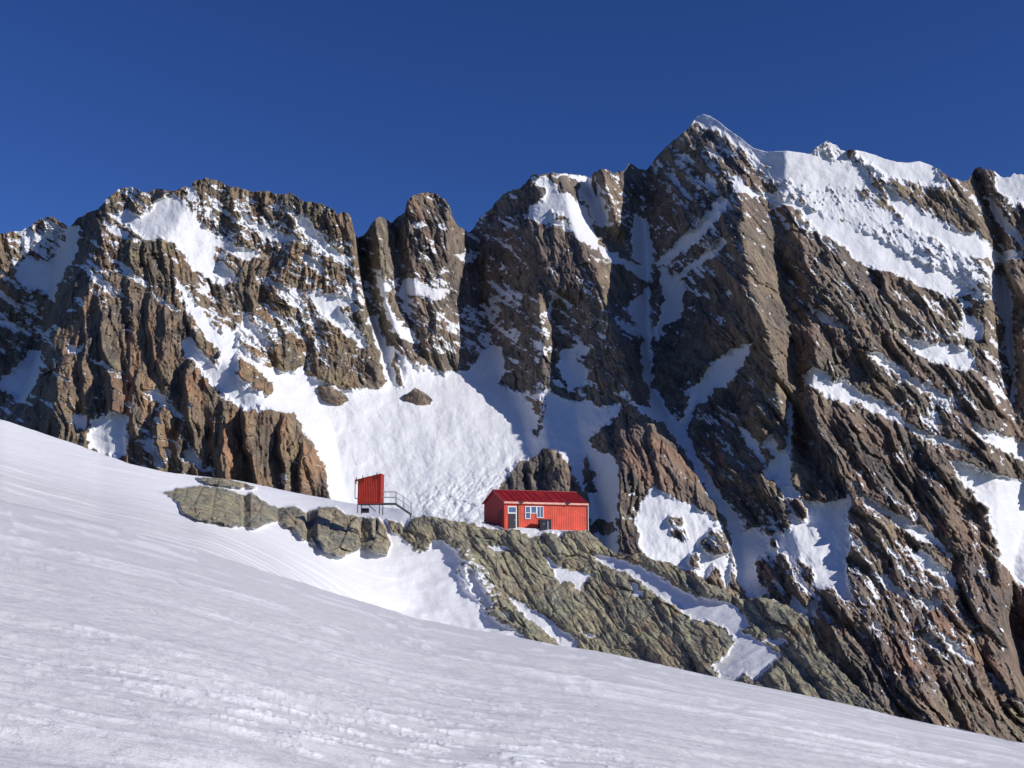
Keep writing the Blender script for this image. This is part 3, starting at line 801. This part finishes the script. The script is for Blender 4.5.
# ------------------------------------------------------------------ THE HUT
def build_hut(M):
    L, W, HW, PK = 8.75, 4.75, 2.62, 1.12
    th = math.radians(25)
    D = 102.5
    c = at(586.7, 530.3, D + L * math.sin(th))        # right front corner, at the floor
    base = Vector((c.x - L * math.cos(th), c.y - L * math.sin(th), c.z))
    # local frame: x along the front wall to the right, y to the back, origin at the front left corner
    t = thing('hut', 'long red sheet metal hut with gabled roof and white framed windows on the rocky spur', 'hut', base, th)
    w = MB()
    corr(w, 0, L, 0, 0, lambda a: HW, 0.19, 0.022, 'x', -1)
    w.box(0.001, L - 0.001, 0.03, W - 0.03, 0.0, HW)
    w.build('wall', M['red'], t)
    g = MB()                                           # gable ends
    corr(g, 0, W, -0.002, 0, lambda a: HW + PK * (1 - abs(a - W / 2) / (W / 2)), 0.19, 0.022, 'y', -1)
    corr(g, 0, W, L + 0.002, 0, lambda a: HW + PK * (1 - abs(a - W / 2) / (W / 2)), 0.19, 0.022, 'y', 1)
    g.prism([(0.03, HW + 0.001), (W - 0.03, HW + 0.001), (W / 2, HW + PK - 0.02)], 'x', 0.04, L - 0.04)
    g.build('gable_wall', M['red_shaded'], t)
    r = MB()
    ov = 0.14
    sl = PK / (W / 2)
    for sgn in (0, 1):
        n = 46
        for i in range(n):
            x0 = -ov + (L + 2 * ov) * i / n; x1 = -ov + (L + 2 * ov) * (i + 1) / n
            y_e, y_r = (-ov, W / 2) if sgn == 0 else (W + ov, W / 2)
            z_e, z_r = HW - ov * sl + 0.05, HW + PK + 0.05
            xm = x0 + (x1 - x0) * 0.7
            for (a, b, d0, d1) in ((x0, xm, 0, 0), (xm, (xm + x1) / 2, 0, 0.015), ((xm + x1) / 2, x1, 0.015, 0)):
                r.bm.faces.new([r.bm.verts.new(p) for p in ((a, y_e, z_e + d0), (b, y_e, z_e + d1), (b, y_r, z_r + d1), (a, y_r, z_r + d0))])
    roof = r.build('roof', M['roof'], t)
    so = roof.modifiers.new('Solidify', 'SOLIDIFY'); so.thickness = 0.05; so.offset = -1
    rc = MB(); rc.bar((-ov - .01, W / 2, HW + PK + 0.075), (L + ov + .01, W / 2, HW + PK + 0.075), 0.28, 0.05)
    rc.build('ridge_cap', M['roof_cap'], roof)
    f = MB(); f.bar((-ov, -ov - 0.045, HW - 0.13), (L + ov, -ov - 0.045, HW - 0.14), 0.09, 0.18)
    f.build('gutter', M['fascia'], t)
    pr = MB(); pr.tube((L + 0.12, -0.09, -0.75), (L + 0.12, -0.09, HW - 0.2), 0.045).build('downpipe', M['white'], t)
    for xx in (1.62, 6.55):
        b = MB(); b.bar((xx - .22, -ov - .12, HW - .10), (xx + .22, -ov - .12, HW - .10), 0.10, 0.10); b.bar((xx, -ov - .12, HW - .32), (xx, -ov - .12, HW + .06), 0.07, 0.07)
        b.build('gutter_bracket', M['dark'], t)
    # barge boards along the left gable
    bb = MB()
    bb.bar((-ov - .02, -ov, HW - ov * sl), (-ov - .02, W / 2, HW + PK), 0.04, 0.16); bb.bar((-ov - .02, W + ov, HW - ov * sl), (-ov - .02, W / 2, HW + PK), 0.04, 0.16)
    bb.build('barge_board', M['roof_cap'], t)
    # front door: dark lower leaf under a white framed top light
    dr = MB(); dr.box(0.42, 1.14, -0.055, -0.025, 0.02, 1.42); d = dr.build('door', M['dark'], t)
    hd = MB(); hd.box(1.0, 1.06, -0.11, -0.056, 0.80, 0.92); hd.build('handle', M['steel'], d)
    fr = MB()
    for b_ in ((0.30, 0.40, 1.46, 2.16), (1.14, 1.24, 0.0, 2.16)): fr.box(b_[0], b_[1], -0.075, -0.024, b_[2], b_[3])
    fr.box(0.401, 1.139, -0.075, -0.024, 1.46, 1.58); fr.box(0.401, 1.139, -0.075, -0.024, 2.06, 2.16); fr.build('door_frame', M['white'], d)
    tl = MB(); tl.box(0.42, 1.12, -0.05, -0.026, 1.585, 2.055); tl.build('window_pane', M['glass'], d)
    po = MB(); po.bar((1.42, -0.08, 0), (1.42, -0.08, HW - 0.24), 0.12, 0.08); po.build('post', M['wood'], t)
    st = MB(); st.box(0.35, 1.3, -0.75, -0.06, -0.22, -0.06, 0.01); st.build('doorstep', M['wood'], t)

    def window(x0, x1, z0, z1, cols, rows, skip=()):
        fr = MB(); e = 0.07
        fr.box(x0 - e, x0, -0.09, -0.025, z0 - e, z1 + e); fr.box(x1, x1 + e, -0.09, -0.025, z0 - e, z1 + e)
        fr.box(x0 + .001, x1 - .001, -0.088, -0.025, z1, z1 + e); fr.box(x0 + .001, x1 - .001, -0.088, -0.025, z0 - e, z0)
        for i in range(1, cols):
            xm = x0 + (x1 - x0) * i / cols; fr.box(xm - .03, xm + .03, -0.085, -0.025, z0 + .001, z1 - .001)
        for i in range(1, rows):
            zm = z0 + (z1 - z0) * i / rows; fr.box(x0 + .001, x1 - .001, -0.082, -0.025, zm - .03, zm + .03)
        wd = fr.build('window', M['white'], t)
        pa = MB(); pa.box(x0, x1, -0.05, -0.026, z0, z1); pa.build('pane', M['glass'], wd)
        return wd
    window(2.18, 2.62, 1.05, 2.12, 1, 2)
    window(2.76, 3.26, 1.58, 2.14, 1, 1)
    window(3.40, 3.98, 1.18, 2.14, 2, 1)
    # gable door and vent on the left end
    gd = MB(); gd.box(-0.06, -0.026, 0.75, 1.35, 0.05, 1.85); g2 = gd.build('side_door', M['dark_red'], t)
    gf = MB(); gf.box(-0.075, -0.026, 0.66, 0.745, 0.0, 1.95); gf.box(-0.075, -0.026, 1.355, 1.44, 0.0, 1.95); gf.box(-0.075, -0.026, 0.746, 1.354, 1.86, 1.95); gf.build('door_frame', M['red_shaded'], g2)
    v = MB(); v.box(-0.06, -0.026, 3.4, 3.7, 0.5, 0.75); v.build('vent', M['dark'], t)
    # floor beams and piles where the rock falls away at the right end
    fb = MB(); fb.box(0.0, L, 0.05, W - .05, -0.16, -0.002); fb.build('floor_frame', M['fascia'], t)
    for (x, y, dz) in ((L - .12, 0.12, 1.6), (L - .12, W - .15, 2.2), (L - 2.2, 0.14, 1.0), (L / 2, 0.14, 1.0), (0.15, 0.14, 0.8), (.15, W - .15, 1.2)):
        pl = MB(); pl.tube((x, y, -dz), (x, y, -0.16), 0.075); pl.build('pile', M['pile'], t)
    # chimney flue
    ch = MB(); ch.tube((5.2, 2.9, HW + 0.7), (5.2, 2.9, HW + 1.25), 0.05); ch.tube((5.2, 2.9, HW + 1.25), (5.2, 2.9, HW + 1.31), 0.09, 10, 0.02); 
    ch.build('flue', M['roof_cap'], roof)
    # dark locker outside the front wall
    bx = base + Matrix.Rotation(th, 3, 'Z') @ Vector((3.1, -1.25, -0.32))
    lk = thing('storage_locker', 'dark upright locker with pale corner strip standing in snow before the hut', 'locker', bx, th - 0.15)
    a = MB(); a.box(0, 1.12, 0, 0.7, 0, 1.22, 0.02); a.build('body', M['dark'], lk)
    a = MB(); a.box(-0.03, 1.15, -0.03, 0.73, 1.222, 1.27, 0.01); a.build('lid', M['locker_lid'], lk)
    a = MB(); a.box(0.72, 0.80, -0.035, -0.004, 0.02, 1.10); a.build('corner_strip', M['steel'], lk)
    a = MB(); a.box(0.3, 0.42, -0.04, -0.003, 0.8, 0.86); a.build('handle', M['steel'], lk)
    return t, base, th


# ------------------------------------------------------------------ THE TOILET ON ITS STAND
def build_toilet(M):
    D = 98.0; s = D / F
    o = at(357.5, 503.3, D)
    t = thing('outhouse', 'small red ribbed metal toilet cabin with slanting roof raised on steel legs', 'outhouse', o, math.radians(-4))
    Wd, Dp = 2.02, 1.7
    zl, zr = 2.10, 2.58
    top = lambda a: zl + (zr - zl) * a / Wd
    b = MB()
    corr(b, 0, Wd, 0, 0, top, 0.16, 0.03, 'x', -1)
    corr(b, 0, Dp, 0, 0, lambda a: zl, 0.16, 0.03, 'y', -1)
    corr(b, 0, Dp, Wd, 0, lambda a: zr, 0.16, 0.03, 'y', 1)
    b.prism([(0.004, 0.0), (Wd - 0.004, 0.0), (Wd - 0.004, zr - 0.02), (0.004, zl - 0.02)], 'y', 0.01, Dp)
    b.build('cabin_wall', M['red_dark'], t)
    r = MB(); r.prism([(-0.10, zl - 0.02), (Wd + 0.06, zr + 0.02), (Wd + 0.06, zr + 0.07), (-0.10, zl + 0.03)], 'y', -0.10, Dp + 0.1)
    rf = r.build('roof', M['red_trim'], t)
    for (x, h) in ((-0.14, 0.32), (0.45, 0.36), (1.72, 0.30)):
        q = MB(); q.bar((x, -0.12, top(max(x, 0)) - 0.38), (x, -0.12, top(max(x, 0)) + h * 0.7), 0.07, 0.07); q.build('roof_hook', M['dark_red'], rf)
    q = MB()
    q.bar((Wd + 0.02, -0.05, -0.02), (Wd + 0.02, -0.05, zr + 0.02), 0.12, 0.05); q.bar((0.02, -0.045, 0.01), (Wd + .06, -0.045, 0.01), 0.05, 0.14)
    q.build('corner_trim', M['red_trim'], t)
    # open side frame at the left: a door standing ajar seen edge on
    q = MB(); q.bar((-0.24, 0.0, 0.45), (-0.26, 0.0, 2.12), 0.06, 0.06); q.bar((-0.24, 0, 0.45), (0.0, 0, 0.40), 0.05, 0.08); q.bar((-0.26, 0, 2.0), (0.0, 0, 2.02), 0.05, 0.10)
    q.build('side_frame', M['dark_red'], t)
    for (x, y, dz) in ((0.02, 0.05, 0.85), (Wd - 0.04, 0.05, 0.95), (0.02, Dp - .05, 0.9), (Wd - .04, Dp - .05, 1.0)):
        q = MB(); q.bar((x, y, -dz), (x, y, -0.06), 0.07, 0.07); q.build('leg', M['steel_dark'], t)
    q = MB(); q.bar((0.9, 0.06, -0.08), (1.65, 0.06, -0.72), 0.07, 0.07); q.build('brace', M['steel_dark'], t)
    q = MB(); q.box(-0.02, Wd + .02, 0.0, Dp, -0.11, -0.055); q.build('floor_frame', M['steel_dark'], t)
    bl = thing('waste_barrel', 'black barrel under the raised red toilet cabin', 'barrel', o + Vector((0.62, 0.5, -0.62)))
    q = MB(); q.tube((-0.34, 0, 0.0), (0.34, 0, 0.0), 0.21, 18); q.build('drum', M['dark'], bl)
    for x in (-0.14, 0.14):
        q = MB(); q.tube((x - .015, 0, 0), (x + .015, 0, 0), 0.222, 18); q.build('hoop', M['steel_dark'], bl)
    # landing and stairs
    st = thing('staircase', 'grey steel landing and stairs with handrails leading down from the red toilet', 'stairs', o + Vector((Wd + 0.12, 0, 0)), 0)
    x1, x2 = 1.18, 2.62; zb = -0.98
    for y in (0.15, 1.0):
        q = MB(); q.bar((0, y, -0.03), (x1 + .04, y, -0.03), 0.06, 0.16); q.bar((x1, y, -0.02), (x2, y, zb), 0.06, 0.18); q.build('stringer', M['steel_dark'], st)
        q = MB()
        for (xa, za) in ((x1 + 0.05, -0.05), (x1 + 0.72, -0.52), (x2 - .03, zb)):
            q.bar((xa, y, za), (xa, y, za + 1.08), 0.05, 0.05)
        for hh in (1.05, 0.56):
            q.bar((0, y, hh), (x1 + .05, y, hh), 0.045, 0.045); q.bar((x1 + .05, y, hh), (x2 + 0.05, y, zb + hh), 0.045, 0.045)
        q.build('handrail', M['steel'], st)
    q = MB(); q.box(0, x1, 0.19, 0.96, 0.0, 0.03); q.build('landing', M['steel_dark'], st)
    for i in range(6):
        x = x1 + (x2 - x1) * (i + .6) / 6.3; z = zb * (i + .6) / 6.3
        q = MB(); q.box(x - .1, x + .12, 0.19, 0.96, z - .02, z + .01); q.build('tread', M['steel_dark'], st)
    q = MB(); q.bar((x2 - 0.05, 0.5, zb - 0.3), (x2 - .05, 0.5, zb + .05), 0.08, 0.7); q.build('foot', M['steel_dark'], st)
    return t


# ------------------------------------------------------------------ boulders in the snow basin
def boulder(name, label, px, py, w, h, D, mat, seed, tilt=0.0):
    rs = random.Random(seed)
    bm = bmesh.new(); bmesh.ops.create_icosphere(bm, subdivisions=5, radius=1.0)
    k = D / F
    pl = [(Vector((rs.uniform(-1, 1), rs.uniform(-1, 1), rs.uniform(-.7, 1))).normalized(), rs.uniform(0.55, 0.9)) for _ in range(14)]
    for v in bm.verts:
        for nrm, d in pl:
            q = v.co.dot(nrm)
            if q > d: v.co -= nrm * (q - d) * 0.92
    co = np.array([v.co[:] for v in bm.verts])
    dn = fbm(co[:, 0] * 3 + co[:, 1] * 2, co[:, 2] * 3 - co[:, 1] * 2, seed, 4, 0.6) * 0.09
    for v, d in zip(bm.verts, dn): v.co += v.co.normalized() * float(d)
    R_ = Matrix.Rotation(tilt, 3, 'Y')
    for v in bm.verts:
        v.co = R_ @ Vector((v.co.x * w / 2 * k, v.co.y * w / 2.2 * k, v.co.z * h / 2 * k))
    me = bpy.data.meshes.new(name); bm.to_mesh(me); 
    sn = np.array([(v.normal.z - 0.86) * 9 for v in bm.verts]); bm.free()
    for kk, arr in (('snow', sn), ('iron', np.full(len(sn), .4)), ('lichen', np.full(len(sn), .4))):
        a = me.attributes.new(kk, 'FLOAT', 'POINT'); a.data.foreach_set('value', arr.astype(np.float32))
    me.materials.append(mat)
    o = bpy.data.objects.new(name, me); COL.objects.link(o); o.location = at(px, py, D)
    o['label'] = label; o['category'] = 'boulder'
    return o


def main():
    M = {}
    far = terrain_mat('mountain_rock_and_snow', 0.60, (0.275, 0.215, 0.17), (0.135, 0.12, 0.113), (0.33, 0.20, 0.14), (0.29, 0.25, 0.15), (0.81, 0.815, 0.83), 0.28, 2.4)
    far_l = terrain_mat('left_mountain_rock_and_snow', 0.60, (0.29, 0.215, 0.145), (0.16, 0.14, 0.12), (0.40, 0.215, 0.125), (0.28, 0.23, 0.12), (0.81, 0.815, 0.83), 0.28, 2.4, dip=4)
    near = terrain_mat('spur_rock_and_snow', 0.095, (0.37, 0.31, 0.215), (0.25, 0.24, 0.20), (0.43, 0.25, 0.12), (0.36, 0.345, 0.20), (0.73, 0.725, 0.73), 0.25, 2.4, True, 34)
    M['red'] = simple_mat('red_wall_paint', (0.68, 0.085, 0.045), 0.55, 0, 0.16, 1.1, dirt=(0.76, 0.24, 0.14))
    M['red_shaded'] = simple_mat('red_wall_shade_tone', (0.40, 0.02, 0.016), 0.5, 0, 0.12, 1.5)  # darker copy of the wall red: the gable's shade is put into the colour
    M['red_dark'] = simple_mat('red_cabin_paint', (0.42, 0.035, 0.016), 0.55, 0, 0.15, 2.0)
    M['red_trim'] = simple_mat('red_trim_paint', (0.30, 0.02, 0.02), 0.5, 0, 0.15, 3.0)
    M['dark_red'] = simple_mat('dark_red_paint', (0.13, 0.012, 0.012), 0.6, 0, 0.2, 3.0)
    M['roof'] = simple_mat('red_roof_sheet', (0.27, 0.010, 0.014), 0.6, 0, 0.2, 1.2, dirt=(0.34, 0.05, 0.04))
    M['roof_cap'] = simple_mat('red_ridge_paint', (0.42, 0.05, 0.05), 0.5, 0, 0.15, 3.0)
    M['fascia'] = simple_mat('weathered_pale_paint', (0.80, 0.42, 0.33), 0.6, 0, 0.2, 3.0)
    M['white'] = simple_mat('white_frame_paint', (0.78, 0.77, 0.74), 0.5, 0, 0.05, 4.0)
    M['dark'] = simple_mat('dark_paint', (0.018, 0.018, 0.03), 0.5, 0, 0.3, 3.0)
    M['locker_lid'] = simple_mat('locker_lid_paint', (0.06, 0.05, 0.06), 0.5, 0, 0.2, 3.0)
    M['glass'] = simple_mat('glass_painted_sky', (0.08, 0.13, 0.25), 0.06, 0, 0.2, 3.0, spec=0.9)  # the blue is reflected sky painted into the base colour of the panes
    M['steel'] = simple_mat('galvanised_steel', (0.42, 0.43, 0.45), 0.45, 0.5, 0.1, 5.0)
    M['steel_dark'] = simple_mat('dark_steel', (0.09, 0.09, 0.10), 0.5, 0.4, 0.2, 5.0)
    M['wood'] = simple_mat('weathered_wood', (0.20, 0.10, 0.05), 0.8, 0, 0.25, 4.0)
    M['pile'] = simple_mat('pale_pile', (0.5, 0.47, 0.40), 0.8, 0, 0.2, 4.0)

    build_mountains(far, far_l)
    build_front(near)
    build_hut(M)
    build_toilet(M)
    def Dm(px, py):
        h = 1.3 * float(macro(np.array([px * 1.0]), np.array([py * 1.0]))[0]) + 0.62 * (py - 300)
        return 660.0 * (1 - h / F)
    boulder('boulder', 'long low brown boulder lying in the white basin left of centre', 334, 396, 40, 20, Dm(334, 396), far, 5, math.radians(18))
    boulder('boulder', 'rounder snow topped boulder in the basin below the tower', 416, 399, 32, 27, Dm(416, 399), far, 9, math.radians(5))

    # ---- camera
    cd = bpy.data.cameras.new('camera'); cam = bpy.data.objects.new('camera', cd); COL.objects.link(cam)
    cd.sensor_width = 36.0; cd.lens = 36.0 * F / 1024.0; cd.clip_end = 20000; cd.clip_start = 0.1
    cam.location = (0, 0, 0); cam.rotation_euler = (math.pi / 2 + P, 0, 0)
    SC.camera = cam
    # ---- light
    w = bpy.data.worlds.new('World'); SC.world = w; w.use_nodes = True
    nt = w.node_tree; nt.nodes.clear()
    sk = nt.nodes.new('ShaderNodeTexSky'); sk.sky_type = 'NISHITA'; sk.sun_disc = False
    sk.sun_elevation = SUN_EL; sk.altitude = 2500; sk.air_density = 1.0; sk.dust_density = 0.0; sk.ozone_density = 6.0
    sv = Vector((math.cos(SUN_EL) * math.sin(SUN_AZ), -math.cos(SUN_EL) * math.cos(SUN_AZ), math.sin(SUN_EL)))
    sk.sun_rotation = math.atan2(sv.x, sv.y)
    bg = nt.nodes.new('ShaderNodeBackground'); bg.inputs[1].default_value = 0.088
    ou = nt.nodes.new('ShaderNodeOutputWorld')
    hs = nt.nodes.new('ShaderNodeHueSaturation'); hs.inputs['Saturation'].default_value = 1.14; hs.inputs['Value'].default_value = 1.02; hs.inputs['Hue'].default_value = 0.517
    nt.links.new(sk.outputs[0], hs.inputs['Color']); nt.links.new(hs.outputs[0], bg.inputs[0]); nt.links.new(bg.outputs[0], ou.inputs[0])
    sd = bpy.data.lights.new('sun', 'SUN'); sd.energy = 3.9; sd.angle = math.radians(0.53); sd.color = (1.0, 0.955, 0.90)
    so = bpy.data.objects.new('sun', sd); COL.objects.link(so)
    so.rotation_euler = sv.to_track_quat('Z', 'Y').to_euler()
    so.location = (50, -50, 80)
    SC.view_settings.view_transform = 'Standard'; SC.view_settings.look = 'None'
    SC.view_settings.exposure = 0.0; SC.view_settings.gamma = 1.0


main()
